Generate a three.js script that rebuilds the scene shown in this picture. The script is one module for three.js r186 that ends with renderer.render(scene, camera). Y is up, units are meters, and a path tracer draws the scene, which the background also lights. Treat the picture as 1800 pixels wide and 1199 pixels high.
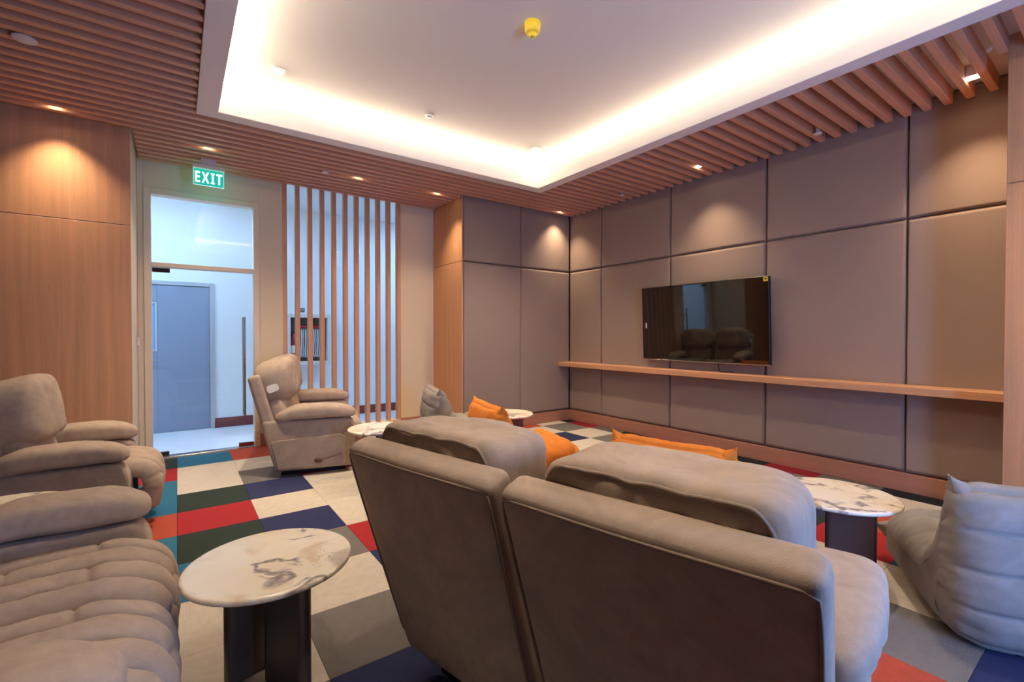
import * as THREE from 'three';
import { mergeGeometries, mergeVertices } from 'three/addons/utils/BufferGeometryUtils.js';
import { RoundedBoxGeometry } from 'three/addons/geometries/RoundedBoxGeometry.js';
import { TextGeometry } from 'three/addons/geometries/TextGeometry.js';
import { FontLoader } from 'three/addons/loaders/FontLoader.js';
import { ImprovedNoise } from 'three/addons/math/ImprovedNoise.js';
import { RectAreaLightUniformsLib } from 'three/addons/lights/RectAreaLightUniformsLib.js';

// ------------------------------------------------------------ camera, light, exposure
RectAreaLightUniformsLib.init();
const scene = new THREE.Scene();
const camera = new THREE.PerspectiveCamera(2 * Math.atan(599.5 / 815) * 180 / Math.PI, 1800 / 1199, 0.05, 60);
camera.position.set(0, 1.385, 0);
camera.rotation.order = 'YXZ';
camera.rotation.set(-0.76 * Math.PI / 180, -35.8 * Math.PI / 180, 0.03 * Math.PI / 180);
const renderer = new THREE.WebGLRenderer({ antialias: true });
renderer.toneMapping = THREE.LinearToneMapping;
renderer.toneMappingExposure = 1.58;
renderer.shadowMap.enabled = true;
scene.background = new THREE.Color(0.62, 0.78, 1.0);            // pale daylight sky outside the rear window
const COVE = new THREE.Color(1.0, 0.87, 0.68), COVE_POWER = 116;
const SPOT = new THREE.Color(1.0, 0.74, 0.48), SPOT_POWER = 5.6, FIELD_POWER = 16;
const DAY = new THREE.Color(0.22, 0.42, 1.0), DAY_POWER = 17;
const HALL = new THREE.Color(0.38, 0.63, 1.0), HALL_POWER = 26;

function rectLight(color, intensity, w, h, pos, target) {
  const l = new THREE.RectAreaLight(color, intensity, w, h);
  l.position.set(...pos); l.lookAt(...target); scene.add(l); return l;
}
// daylight entering by the rear window
rectLight(DAY, DAY_POWER, 0.55, 2.2, [2.035, 1.22, 1.47], [2.035, 1.22, 0]);

// ------------------------------------------------------------ helpers
let seed = 7;
const rnd = () => { seed = (seed + 0x6d2b79f5) | 0; let t = Math.imul(seed ^ (seed >>> 15), 1 | seed); t = (t + Math.imul(t ^ (t >>> 7), 61 | t)) ^ t; return ((t ^ (t >>> 14)) >>> 0) / 4294967296; };
const noise = new ImprovedNoise();
const N = (x, y, z = 0) => noise.noise(x, y, z);
const fbm = (x, y, z, o = 4) => { let s = 0, a = 1, t = 0; for (let i = 0; i < o; i++) { s += a * N(x, y, z + i * 7.3); t += a; x *= 2.03; y *= 2.03; z *= 2.03; a *= 0.5; } return s / t; };
const clamp = (v, a = 0, b = 1) => Math.max(a, Math.min(b, v));
const smooth = (a, b, v) => { const t = clamp((v - a) / (b - a)); return t * t * (3 - 2 * t); };
const lerp = (a, b, t) => a + (b - a) * t;
const taken = {};
const numbered = (n) => { const k = taken[n] = (taken[n] ?? -1) + 1; return k ? `${n}_${String(k).padStart(3, '0')}` : n; };
function tag(o, label, category, group) { o.userData.label = label; if (category) o.userData.category = category; if (group) o.userData.group = group; return o; }
function part(name, geo, mat, parent, label) {
  const m = new THREE.Mesh(geo, mat); m.name = name; m.castShadow = m.receiveShadow = true;
  if (label) m.userData.label = label;
  parent.add(m); return m;
}
function thing(name, label, category, pos = [0, 0, 0], turn = 0, group) {
  const g = new THREE.Group(); g.name = numbered(name); g.position.set(...pos); g.rotation.y = turn; scene.add(g);
  return tag(g, label, category, group);
}
function struct(name, geo, mat, label, category = 'wall') {
  const m = part(name, geo, mat, scene); m.userData.kind = 'structure'; return tag(m, label, category);
}
function structGroup(name, label, category) {
  const g = new THREE.Group(); g.name = name; g.userData.kind = 'structure'; scene.add(g); return tag(g, label, category);
}
// uv in metres by the way each face points; the grain axis becomes u
function boxUV(geo, grain = 'x', off = [0, 0]) {
  const g = geo.index ? geo.toNonIndexed() : geo, p = g.attributes.position, uv = new Float32Array(p.count * 2);
  const a = new THREE.Vector3(), b = new THREE.Vector3(), c = new THREE.Vector3();
  for (let i = 0; i < p.count; i += 3) {
    a.fromBufferAttribute(p, i); b.fromBufferAttribute(p, i + 1).sub(a); c.fromBufferAttribute(p, i + 2).sub(a); b.cross(c);
    const n = [Math.abs(b.x), Math.abs(b.y), Math.abs(b.z)], k = n[0] >= n[1] && n[0] >= n[2] ? 'x' : n[1] >= n[2] ? 'y' : 'z';
    const axes = ['x', 'y', 'z'].filter((e) => e !== k);
    const u = axes.includes(grain) ? grain : axes[0], v = axes.find((e) => e !== u);
    const get = { x: (j) => p.getX(j), y: (j) => p.getY(j), z: (j) => p.getZ(j) };
    for (let j = i; j < i + 3; j++) { uv[2 * j] = get[u](j) + off[0]; uv[2 * j + 1] = get[v](j) + off[1]; }
  }
  g.setAttribute('uv', new THREE.BufferAttribute(uv, 2));
  return g;
}
// box with chamfered edges, 44 triangles, from min to max corner
function cbox(x0, x1, y0, y1, z0, z1, c = 0.003, grain = 'x') {
  const h = [(x1 - x0) / 2, (y1 - y0) / 2, (z1 - z0) / 2], m = [(x0 + x1) / 2, (y0 + y1) / 2, (z0 + z1) / 2];
  c = Math.min(c, h[0] * 0.9, h[1] * 0.9, h[2] * 0.9);
  const pos = [];
  const V = (s, a) => [0, 1, 2].map((k) => m[k] + s[k] * (k === a ? h[k] : h[k] - c));
  const tri = (A, B, C, s) => {
    const n = new THREE.Vector3().subVectors(new THREE.Vector3(...B), new THREE.Vector3(...A)).cross(new THREE.Vector3().subVectors(new THREE.Vector3(...C), new THREE.Vector3(...A)));
    if (n.x * s[0] + n.y * s[1] + n.z * s[2] < 0) pos.push(...A, ...C, ...B); else pos.push(...A, ...B, ...C);
  };
  for (let a = 0; a < 3; a++) { const b = (a + 1) % 3, d = (a + 2) % 3;
    for (const s of [-1, 1]) { const o = [0, 0, 0]; o[a] = s;
      const q = [[-1, -1], [1, -1], [1, 1], [-1, 1]].map(([i, j]) => { const t = [0, 0, 0]; t[a] = s; t[b] = i; t[d] = j; return V(t, a); });
      tri(q[0], q[1], q[2], o); tri(q[0], q[2], q[3], o); }
    for (const s of [-1, 1]) for (const r of [-1, 1]) { const o = [0, 0, 0]; o[b] = s; o[d] = r;
      const e = (t, k) => { const v = [0, 0, 0]; v[a] = t; v[b] = s; v[d] = r; return V(v, k); };
      tri(e(-1, b), e(1, b), e(1, d), o); tri(e(-1, b), e(1, d), e(-1, d), o); } }
  for (const i of [-1, 1]) for (const j of [-1, 1]) for (const k of [-1, 1]) { const s = [i, j, k]; tri(V(s, 0), V(s, 1), V(s, 2), s); }
  const g = new THREE.BufferGeometry(); g.setAttribute('position', new THREE.Float32BufferAttribute(pos, 3)); g.computeVertexNormals();
  return boxUV(g, grain);
}
const strip = (g) => { const n = g.index ? g.toNonIndexed() : g.clone(); for (const k of Object.keys(n.attributes)) if (!['position', 'normal', 'uv'].includes(k)) n.deleteAttribute(k); return n; };
const merge = (list) => mergeGeometries(list.map(strip));
// smooth shading for soft shapes, then metric uv
function soft(geo, grain = 'x') {
  geo.deleteAttribute('uv'); geo.deleteAttribute('normal');
  const g = mergeVertices(geo, 1e-4); g.computeVertexNormals(); return boxUV(g, grain);
}
function displace(geo, f) {                                       // along the normals
  geo.deleteAttribute('uv'); geo.deleteAttribute('normal');
  const g = mergeVertices(geo, 1e-4); g.computeVertexNormals();
  const p = g.attributes.position, n = g.attributes.normal;
  for (let i = 0; i < p.count; i++) { const d = f(p.getX(i), p.getY(i), p.getZ(i), n.getX(i), n.getY(i), n.getZ(i)); p.setXYZ(i, p.getX(i) + n.getX(i) * d, p.getY(i) + n.getY(i) * d, p.getZ(i) + n.getZ(i) * d); }
  return g;
}
// stuffed cushion: superellipsoid of exponent p with a deformation; at(c) gives a point of its skin
function cushion(sx, sy, sz, p = 4, seg = [20, 14, 24], def = (v) => v, wrinkle = 0.003) {
  const at = (c) => { const l = Math.pow(Math.pow(Math.abs(c.x), p) + Math.pow(Math.abs(c.y), p) + Math.pow(Math.abs(c.z), p), 1 / p) || 1;
    return def(new THREE.Vector3(c.x / l * sx / 2, c.y / l * sy / 2, c.z / l * sz / 2), new THREE.Vector3(c.x / l, c.y / l, c.z / l)); };
  const geo = new THREE.BoxGeometry(2, 2, 2, ...seg), q = geo.attributes.position, c = new THREE.Vector3();
  for (let i = 0; i < q.count; i++) { c.fromBufferAttribute(q, i); const v = at(c); q.setXYZ(i, v.x, v.y, v.z); }
  const o = rnd() * 50;
  const g = displace(geo, (x, y, z) => wrinkle * (1.4 * N(x * 6 + o, y * 6, z * 6) + Math.abs(N(x * 15 + o, y * 11, z * 15)) * 1.1));
  return { geo: soft(g), at };
}
const tube = (pts, r, seg = 40, closed = false, rs = 6) => soft(new THREE.TubeGeometry(new THREE.CatmullRomCurve3(pts.map((p) => p.isVector3 ? p : new THREE.Vector3(...p)), closed, 'centripetal'), seg, r, rs, closed));
const place = (g, x = 0, y = 0, z = 0, rx = 0, ry = 0, rz = 0) => g.applyMatrix4(new THREE.Matrix4().compose(new THREE.Vector3(x, y, z), new THREE.Quaternion().setFromEuler(new THREE.Euler(rx, ry, rz)), new THREE.Vector3(1, 1, 1)));
function extrude(points, depth, bevel = 0.015, round = 0, segs = 3) {        // outline in x,y pushed along z, centred on z
  const s = new THREE.Shape();
  if (!round) points.forEach(([x, y], i) => (i ? s.lineTo(x, y) : s.moveTo(x, y)));
  else points.forEach((q, i) => {
    const a = points[(i + points.length - 1) % points.length], b = points[(i + 1) % points.length], r = q[2] ?? round;
    const da = Math.hypot(a[0] - q[0], a[1] - q[1]), db = Math.hypot(b[0] - q[0], b[1] - q[1]), ra = Math.min(r, da / 2), rb = Math.min(r, db / 2);
    const s0 = [q[0] + (a[0] - q[0]) / da * ra, q[1] + (a[1] - q[1]) / da * ra], s1 = [q[0] + (b[0] - q[0]) / db * rb, q[1] + (b[1] - q[1]) / db * rb];
    i ? s.lineTo(...s0) : s.moveTo(...s0); s.quadraticCurveTo(q[0], q[1], ...s1);
  });
  const g = new THREE.ExtrudeGeometry(s, { depth: depth - 2 * bevel, bevelEnabled: true, bevelThickness: bevel, bevelSize: bevel, bevelOffset: -bevel, bevelSegments: segs, curveSegments: 8 });
  g.translate(0, 0, -depth / 2 + bevel); return boxUV(g);
}

// ------------------------------------------------------------ materials
const S = (r, g, b) => new THREE.Color().setRGB(r / 255, g / 255, b / 255, THREE.SRGBColorSpace);
function texture(w, h, metresU, metresV, f, colour = true) {
  const d = new Uint8Array(w * h * 4);
  for (let y = 0; y < h; y++) for (let x = 0; x < w; x++) { const c = f(x / w, y / h), i = 4 * (y * w + x); d[i] = clamp(c[0], 0, 255); d[i + 1] = clamp(c[1], 0, 255); d[i + 2] = clamp(c[2], 0, 255); d[i + 3] = 255; }
  const t = new THREE.DataTexture(d, w, h); t.wrapS = t.wrapT = THREE.RepeatWrapping; t.magFilter = THREE.LinearFilter; t.minFilter = THREE.LinearMipmapLinearFilter; t.generateMipmaps = true;
  if (colour) t.colorSpace = THREE.SRGBColorSpace;
  t.repeat.set(1 / metresU, 1 / metresV); t.needsUpdate = true; return t;
}
// tileable noise on a torus
const TN = (u, v, fu, fv, s = 0) => { const a = u * 2 * Math.PI, b = v * 2 * Math.PI; return N(Math.cos(a) * fu + 11 + s, Math.sin(a) * fu + Math.cos(b) * fv + 5, Math.sin(b) * fv + s * 1.7); };
function woodMap(base, k = 1) {
  return texture(512, 512, 2.4, 0.6, (u, v) => {
    const broad = TN(u, v, 0.35, 2.2, 3), fine = TN(u, v, 0.6, 14, 9), line = TN(u, v, 0.8, 30, 21), pore = Math.abs(TN(u, v, 5, 60, 2));
    const ring = Math.sin((v * 26 + 2.2 * TN(u, v, 0.5, 1.2, 14)) * 2 * Math.PI);
    const f = 1 + k * (0.06 * broad + 0.035 * fine + 0.02 * line + 0.006 * ring - 0.05 * (pore < 0.05 ? 1 : 0));
    return [base[0] * f, base[1] * f * (1 - 0.012 * broad), base[2] * f * (1 - 0.03 * fine)];
  });
}
const grain = texture(256, 256, 0.24, 0.24, (u, v) => { const f = 128 + 70 * TN(u, v, 12, 12, 1) + 60 * TN(u, v, 28, 28, 5); return [f, f, f]; }, false);
const weave = texture(256, 256, 0.16, 0.16, (u, v) => { const f = 128 + 40 * Math.sin(u * 64 * 6.2832) + 40 * Math.sin(v * 64 * 6.2832) + 40 * TN(u, v, 8, 8, 6); return [f, f, f]; }, false);
const loops = texture(512, 512, 0.25, 0.25, (u, v) => { const row = Math.abs(Math.sin(v * 40 * Math.PI)), bead = 0.5 + 0.5 * Math.sin(u * 56 * 6.2832 + Math.floor(v * 40) * 2.1); const f = 60 + 130 * row * (0.5 + 0.5 * bead) + 12 * TN(u, v, 30, 30, 3); return [f, f, f]; }, false);
const suedeTint = texture(256, 256, 0.9, 0.9, (u, v) => { const f = 243 + 14 * TN(u, v, 1.6, 1.6, 4) + 10 * TN(u, v, 5, 5, 8) + 7 * TN(u, v, 24, 24, 1); return [f, f, f]; });
const carpetTint = texture(256, 256, 0.5, 0.5, (u, v) => { const f = 240 + 8 * TN(u, v, 2, 2, 14) + 24 * TN(u, v, 30, 40, 8) ; return [f, f, f]; });
const M = {};
const std = (color, roughness = 0.8, more = {}) => new THREE.MeshPhysicalMaterial({ color, roughness, ...more });
M.wood = std(0xffffff, 0.5, { map: woodMap([214, 160, 118]) });
M.slat = std(0xffffff, 0.55, { map: woodMap([220, 164, 130]) });
M.skirting = std(0xffffff, 0.5, { map: woodMap([184, 128, 104], 0.5) });
M.panel = std(S(155, 135, 123), 0.85, { bumpMap: weave, bumpScale: 0.0006, sheen: 0.25, sheenRoughness: 0.5, sheenColor: S(200, 185, 170) });
M.beige = std(S(228, 211, 184), 0.85, { bumpMap: grain, bumpScale: 0.0004 });
M.white = std(S(247, 242, 236), 0.9);
M.cove = std(S(236, 228, 216), 0.9);
M.frame = std(S(232, 216, 190), 0.45);
M.suede = std(S(180, 160, 142), 0.95, { map: suedeTint, bumpMap: grain, bumpScale: 0.0007, sheen: 0.3, sheenRoughness: 0.6, sheenColor: S(205, 190, 175) });
M.piping = std(S(140, 122, 106), 0.95);
M.greyQuilt = std(S(152, 144, 138), 0.95, { map: suedeTint, bumpMap: grain, bumpScale: 0.0007, sheen: 0.25, sheenRoughness: 0.6, sheenColor: S(190, 190, 195) });
M.orangeQuilt = std(S(226, 132, 42), 0.95, { map: suedeTint, bumpMap: grain, bumpScale: 0.0007, sheen: 0.2, sheenRoughness: 0.6, sheenColor: S(255, 190, 120) });
M.black = std(S(24, 22, 22), 0.5);
M.leg = std(S(104, 93, 87), 0.38, { metalness: 0.45 });
M.steel = std(S(176, 172, 168), 0.22, { metalness: 0.95 });
M.chrome = std(S(150, 128, 116), 0.16, { metalness: 1 });
M.glass = new THREE.MeshPhysicalMaterial({ color: 0xffffff, transmission: 1, thickness: 0, roughness: 0, ior: 1.5 });
M.screen = std(S(4, 4, 5), 0.03, { ior: 1.72 });
M.bezel = std(S(14, 14, 15), 0.3);
M.plastic = std(S(228, 224, 216), 0.5);
M.yellow = std(S(232, 200, 52), 0.5);
M.lever = std(S(112, 72, 52), 0.4);
M.darkWall = std(S(92, 82, 75), 0.9);
const CARPET = { cream: [214, 203, 186], grey: [122, 116, 110], red: [168, 30, 40], green: [36, 52, 43], teal: [38, 112, 146], orange: [184, 76, 50], navy: [38, 45, 88], black: [26, 34, 32] };
for (const k in CARPET) M['carpet_' + k] = std(S(...CARPET[k]), 0.98, { map: carpetTint, bumpMap: loops, bumpScale: 0.002 });

// ------------------------------------------------------------ room measures
const XW = 5.208, XL = -1.95, ZD = -6.49, ZB = -5.61, ZR = 1.5, XB = 3.19, ZLB = -5.65, XLB = -0.35, XP = 4.567, ZP = -0.60;
const YS = 3.29, YC = 3.41, YU = 3.56;                              // slat underside, slat backing, upper ceiling
// floor with carpet tiles
{
  const floor = structGroup('floor', 'carpeted floor of half metre tiles in cream, grey, navy, red, green, teal and orange', 'floor');
  part('subfloor', cbox(XL, XW, -0.12, -0.009, ZD, ZR, 0.001), M.darkWall, floor);
  const known = {};
  const col = (i, from, list) => list.forEach((c, k) => { known[i + ',' + (from + k)] = c; });
  col(-1, -13, ['green', 'red', 'teal', 'teal', 'orange', 'teal', 'green', 'orange', 'teal', 'cream']);
  col(0, -13, ['teal', 'cream', 'cream', 'green', 'red', 'green', 'teal', 'cream', 'cream', 'grey']);
  col(1, -13, ['orange', 'cream', 'grey', 'navy', 'cream', 'navy', 'grey', 'cream', 'grey', 'navy']);
  col(2, -13, ['orange', 'cream', 'red', 'cream', 'cream', 'cream', 'red', 'navy', 'cream', 'teal']);
  col(10, -12, ['black', 'red', 'grey', 'black', 'red', 'grey', 'black', 'red', 'grey', 'black']);
  col(9, -12, ['cream', 'grey', 'cream', 'grey', 'navy', 'grey', 'cream', 'grey', 'navy', 'cream']);
  col(8, -12, ['orange', 'cream', 'navy', 'cream', 'red', 'grey', 'teal', 'cream', 'navy', 'orange']);
  Object.assign(known, { '7,-11': 'teal', '7,-4': 'green', '7,-3': 'red', '7,-2': 'teal', '6,-3': 'cream', '6,-2': 'cream', '5,-2': 'grey', '4,-2': 'orange', '5,-1': 'navy', '4,-1': 'grey', '6,-1': 'red', '7,-1': 'cream' });
  const kinds = ['cream', 'cream', 'grey', 'red', 'green', 'navy', 'teal', 'orange'];
  const cache = {};
  for (let i = -4; i <= 10; i++) for (let j = -14; j <= 2; j++) {
    const k = known[i + ',' + j] ?? kinds[Math.floor(rnd() * kinds.length)];
    let x0 = -0.013 + i * 0.5, x1 = x0 + 0.5, z0 = 0.078 + j * 0.5, z1 = z0 + 0.5;
    x0 = Math.max(x0, XL); x1 = Math.min(x1, XW); z0 = Math.max(z0, ZD); z1 = Math.min(z1, ZR);
    if (z1 <= ZB && x0 >= XB || z1 <= ZLB && x1 <= XLB || z1 - z0 < 0.02 || x1 - x0 < 0.02) continue;
    const w = x1 - x0, d = z1 - z0, turn = (i + j) & 1, key = w.toFixed(3) + d.toFixed(3) + turn;
    cache[key] ??= cbox(-w / 2 + 0.0006, w / 2 - 0.0006, -0.009, 0, -d / 2 + 0.0006, d / 2 - 0.0006, 0.0012, turn ? 'x' : 'z');
    const t = part('carpet_tile', cache[key], M['carpet_' + k], floor); t.position.set((x0 + x1) / 2, 0, (z0 + z1) / 2);
  }
}
// ------------------------------------------------------------ ceiling: slat zone, cove frame, upper field
const CI = { x0: 0.295, x1: 3.80, z0: -4.687, z1: -0.28 }, CO = { x0: 0.143, x1: 3.945, z0: -4.835, z1: -0.13 }, CR = { x0: 0.08, x1: 4.01, z0: -4.90, z1: -0.01 };
const ring = (a, b, y0, y1, c = 0.002) => merge([cbox(b.x0, a.x0, y0, y1, b.z0, b.z1, c), cbox(a.x1, b.x1, y0, y1, b.z0, b.z1, c), cbox(a.x0, a.x1, y0, y1, b.z0, a.z0, c), cbox(a.x0, a.x1, y0, y1, a.z1, b.z1, c)]);
{
  const ceil = structGroup('ceiling', 'white ceiling with brown timber slats around a raised lit field', 'ceiling');
  part('slat_backing', ring(CO, { x0: XL - 0.15, x1: XW + 0.19, z0: ZD, z1: ZR + 0.15 }, YC, YC + 0.035), M.white, ceil);
  part('upper_field', cbox(CR.x0 - 0.1, CR.x1 + 0.1, YU, YU + 0.08, CR.z0 - 0.1, CR.z1 + 0.1, 0.002), M.cove, ceil, 'plain white raised ceiling field washed by cove light');
  part('recess_wall', ring(CR, { x0: CR.x0 - 0.06, x1: CR.x1 + 0.06, z0: CR.z0 - 0.06, z1: CR.z1 + 0.06 }, YC + 0.035, YU), M.cove, ceil);
  const geos = {}, put = (x0, x1, zc) => {
    if (x1 - x0 < 0.05) return;
    const key = (x1 - x0).toFixed(3), v = Math.floor(rnd() * 3);
    geos[key + v] ??= (() => { const g = cbox(-(x1 - x0) / 2, (x1 - x0) / 2, YS, YC, -0.026, 0.026, 0.004, 'x'); const uv = g.attributes.uv; for (let i = 0; i < uv.count; i++) uv.setXY(i, uv.getX(i) + v * 0.77, uv.getY(i) + v * 0.21); return g; })();
    const s = part('ceiling_slat', geos[key + v], M.slat, ceil); s.position.set((x0 + x1) / 2, 0, zc);
  };
  for (let k = -16; k <= 43; k++) {
    const zc = -0.727 - 0.132 * k - 0.026;
    if (zc < ZD + 0.03 || zc > ZR - 0.03) continue;
    const right = zc > ZP - 0.03 ? XP - 0.02 : zc < ZB + 0.03 ? XB - 0.01 : XW - 0.028, left = zc < ZLB + 0.03 ? XLB + 0.02 : XL + 0.01;
    if (zc > CO.z0 - 0.02 && zc < CO.z1 + 0.02) { put(left, CO.x0 - 0.002, zc); put(CO.x1 + 0.002, right, zc); } else put(left, right, zc);
  }
  const trim = structGroup('trim_1', 'white plaster cove frame with hidden light around the raised ceiling field', 'ceiling cove');
  part('cove_frame', ring(CI, CO, 3.28, 3.475, 0.003), M.white, trim);
  part('cove_lip', ring(CI, { x0: CI.x0 - 0.02, x1: CI.x1 + 0.02, z0: CI.z0 - 0.02, z1: CI.z1 + 0.02 }, 3.475, 3.491, 0.002), M.white, trim);
  const led = new THREE.MeshStandardMaterial({ color: 0xffffff, emissive: COVE, emissiveIntensity: 2 });
  const yl = 3.494, cx = (CI.x0 + CI.x1) / 2, cz = (CI.z0 + CI.z1) / 2, lx = CI.x1 - CI.x0 + 0.16, lz = CI.z1 - CI.z0 + 0.16, o = 0.105;
  for (const [x, z, len, nx, nz] of [[cx, CI.z0 - o, lx, 0, 1], [cx, CI.z1 + o, lx, 0, -1], [CI.x0 - o, cz, lz, 1, 0], [CI.x1 + o, cz, lz, -1, 0]]) {
    const w = nz ? len : 0.03, d = nz ? 0.03 : len;              // strips set in profiles turned towards the field
    part('light_strip', cbox(x - w / 2, x + w / 2, 3.475, 3.481, z - d / 2, z + d / 2, 0.001), led, trim);
    rectLight(COVE, COVE_POWER, len, 0.03, [x, yl, z], [x + nx, yl + 1.3, z + nz]);
  }
}
// ------------------------------------------------------------ walls
const YT = 3.5;
const wallBox = (...a) => cbox(...a, 0.002, 'y');
// rear wall of the room with the door and the finned window
const DX0 = -0.295, DX1 = 0.825, DY = 3.005, FX0 = 1.089, FX1 = 2.664, FY0 = 0.13;
struct('wall_back', merge([
  wallBox(XLB, DX0, 0, YT, ZD - 0.16, ZD), wallBox(DX0, DX1, DY, YT, ZD - 0.16, ZD), wallBox(DX1, FX0, 0, YT, ZD - 0.16, ZD),
  wallBox(FX0, FX1, 0, FY0, ZD - 0.16, ZD), wallBox(FX0, FX1, YC - 0.03, YT, ZD - 0.16, ZD), wallBox(FX1, XB + 0.02, 0, YT, ZD - 0.16, ZD),
]), M.beige, 'beige painted wall holding the glass door and the finned window');
struct('trim_2', merge([cbox(DX1, FX0, 0, 0.16, ZD, ZD + 0.012, 0.002), cbox(FX0, FX1, 0, FY0, ZD, ZD + 0.012, 0.002), cbox(FX1, XB, 0, 0.16, ZD, ZD + 0.012, 0.002)]), M.skirting, 'brown timber skirting below the beige wall', 'baseboard');
// timber clad block left of the door
{
  const w = structGroup('wall_left_timber', 'timber veneer clad wall block left of the glass door', 'wall');
  part('core', wallBox(XL, XLB - 0.001, 0, YT, ZD - 0.16, ZLB - 0.016), M.beige, w, 'beige painted return beside the door');
  const xs = [XL, -1.15, XLB];
  for (const [a, b] of [[XL, XLB]]) for (const [y0, y1] of [[0.0, 2.407], [2.413, YC]]) part('veneer_panel', cbox(a, b, y0, y1, ZLB - 0.016, ZLB, 0.0025, 'y'), M.wood, w);
}
// projecting corner block: timber return, padded panels
{
  const w = structGroup('wall_back_padded', 'projecting wall block with taupe padded panels and timber end', 'wall');
  part('core', wallBox(XB + 0.02, XW + 0.05, 0, YT, ZD - 0.16, ZB - 0.045), M.darkWall, w);
  for (const [y0, y1] of [[0.0, 2.407], [2.413, YC]]) part('veneer_panel', cbox(XB, XB + 0.02, y0, y1, ZD, ZB - 0.002, 0.0025, 'y'), M.wood, w, 'timber veneer end panel');
  padded(w, 'x', [XB + 0.022, 4.209, XW], ZB);
}
// wall panels: padded boards with soft edges; axis 'x' faces +z, axis 'z' faces -x
function padded(parent, axis, cuts, plane) {
  for (let i = 0; i + 1 < cuts.length; i++) for (const [y0, y1] of [[0.168, 2.4075], [2.4125, YC - 0.005]]) {
    const a = cuts[i] + 0.0025, b = cuts[i + 1] - 0.0025, w = b - a, h = y1 - y0, nx = 26, ny = 34;
    const g = new THREE.PlaneGeometry(w, h, nx, ny), p = g.attributes.position;
    for (let k = 0; k < p.count; k++) {                              // denser rows near the edges
      const ease = (t) => 0.5 * (Math.sign(t) * Math.pow(Math.abs(t), 0.3)), u = ease(p.getX(k) / w * 2), v = ease(p.getY(k) / h * 2);
      const e = Math.min((0.5 - Math.abs(u)) * w, (0.5 - Math.abs(v)) * h), r = 0.013;
      const d = e < r ? Math.sqrt(Math.max(0, 1 - (1 - e / r) ** 2)) : 1;
      p.setXYZ(k, u * w, v * h, -0.034 + 0.034 * d + 0.0012 * N(u * 3, v * 4, i + y0));
    }
    const back = new THREE.PlaneGeometry(w, h); back.rotateY(Math.PI); back.translate(0, 0, -0.036);
    let geo = soft(mergeGeometries([g, back].map((q) => { const n = q.toNonIndexed(); return n; })), 'y');
    if (axis === 'x') geo.translate((a + b) / 2, (y0 + y1) / 2, plane);
    else { geo.rotateY(-Math.PI / 2); geo.translate(plane, (y0 + y1) / 2, (a + b) / 2); }
    part('padded_panel', geo, M.panel, parent);
  }
}
{
  const w = structGroup('wall_right', 'wall of large taupe padded panels behind the television', 'wall');
  part('core', wallBox(XW + 0.045, XW + 0.2, 0, YC, ZD - 0.16, ZR + 0.16), M.darkWall, w);
  padded(w, 'z', [ZB, -4.916, -3.705, -2.493, -1.286, ZP], XW);
}
struct('baseboard_right', cbox(XW - 0.012, XW + 0.045, 0, 0.165, ZB, ZP, 0.003, 'z'), M.skirting, 'brown timber skirting under the padded television wall', 'baseboard');
struct('baseboard_back', cbox(XB + 0.0, XW - 0.012, 0, 0.165, ZB - 0.045, ZB + 0.012, 0.003, 'x'), M.skirting, 'brown timber skirting under the padded corner block', 'baseboard');
{
  const w = structGroup('wall_right_timber', 'timber veneer clad pier ending the padded television wall', 'wall');
  part('core', wallBox(XP + 0.016, XW + 0.045, 0, YC, ZP + 0.016, ZR), M.beige, w);
  for (const [y0, y1] of [[0, 2.407], [2.413, YC]]) {
    part('veneer_panel', cbox(XP, XP + 0.016, y0, y1, ZP, ZR, 0.0025, 'y'), M.wood, w);
    part('veneer_panel', cbox(XP + 0.017, XW, y0, y1, ZP, ZP + 0.016, 0.0025, 'y'), M.wood, w);
  }
}
struct('wall_left', wallBox(XL - 0.16, XL, 0, YT, ZD - 0.16, ZR + 0.16), M.darkWall, 'dark taupe side wall of the lounge');
const WX0 = 1.72, WX1 = 2.35, WY1 = 2.36;
struct('wall_front', merge([wallBox(XL, WX0, 0, YC, ZR, ZR + 0.16), wallBox(WX1, XW, 0, YC, ZR, ZR + 0.16), wallBox(WX0, WX1, WY1, YC, ZR, ZR + 0.16)]), M.darkWall, 'dark taupe wall with a tall glazed opening to daylight');
{
  const w = structGroup('window_2', 'tall narrow clear window to the outside', 'window');
  part('window_frame', merge([cbox(WX0, WX0 + 0.04, 0, WY1, ZR + 0.05, ZR + 0.11), cbox(WX1 - 0.04, WX1, 0, WY1, ZR + 0.05, ZR + 0.11), cbox(WX0 + 0.04, WX1 - 0.04, WY1 - 0.04, WY1, ZR + 0.05, ZR + 0.11), cbox(WX0 + 0.04, WX1 - 0.04, 0, 0.05, ZR + 0.05, ZR + 0.11)]), M.frame, w);
  const p = new THREE.PlaneGeometry(WX1 - WX0 - 0.08, WY1 - 0.09); p.translate((WX0 + WX1) / 2, WY1 / 2, ZR + 0.08); part('pane', p, M.glass, w);
}
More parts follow.
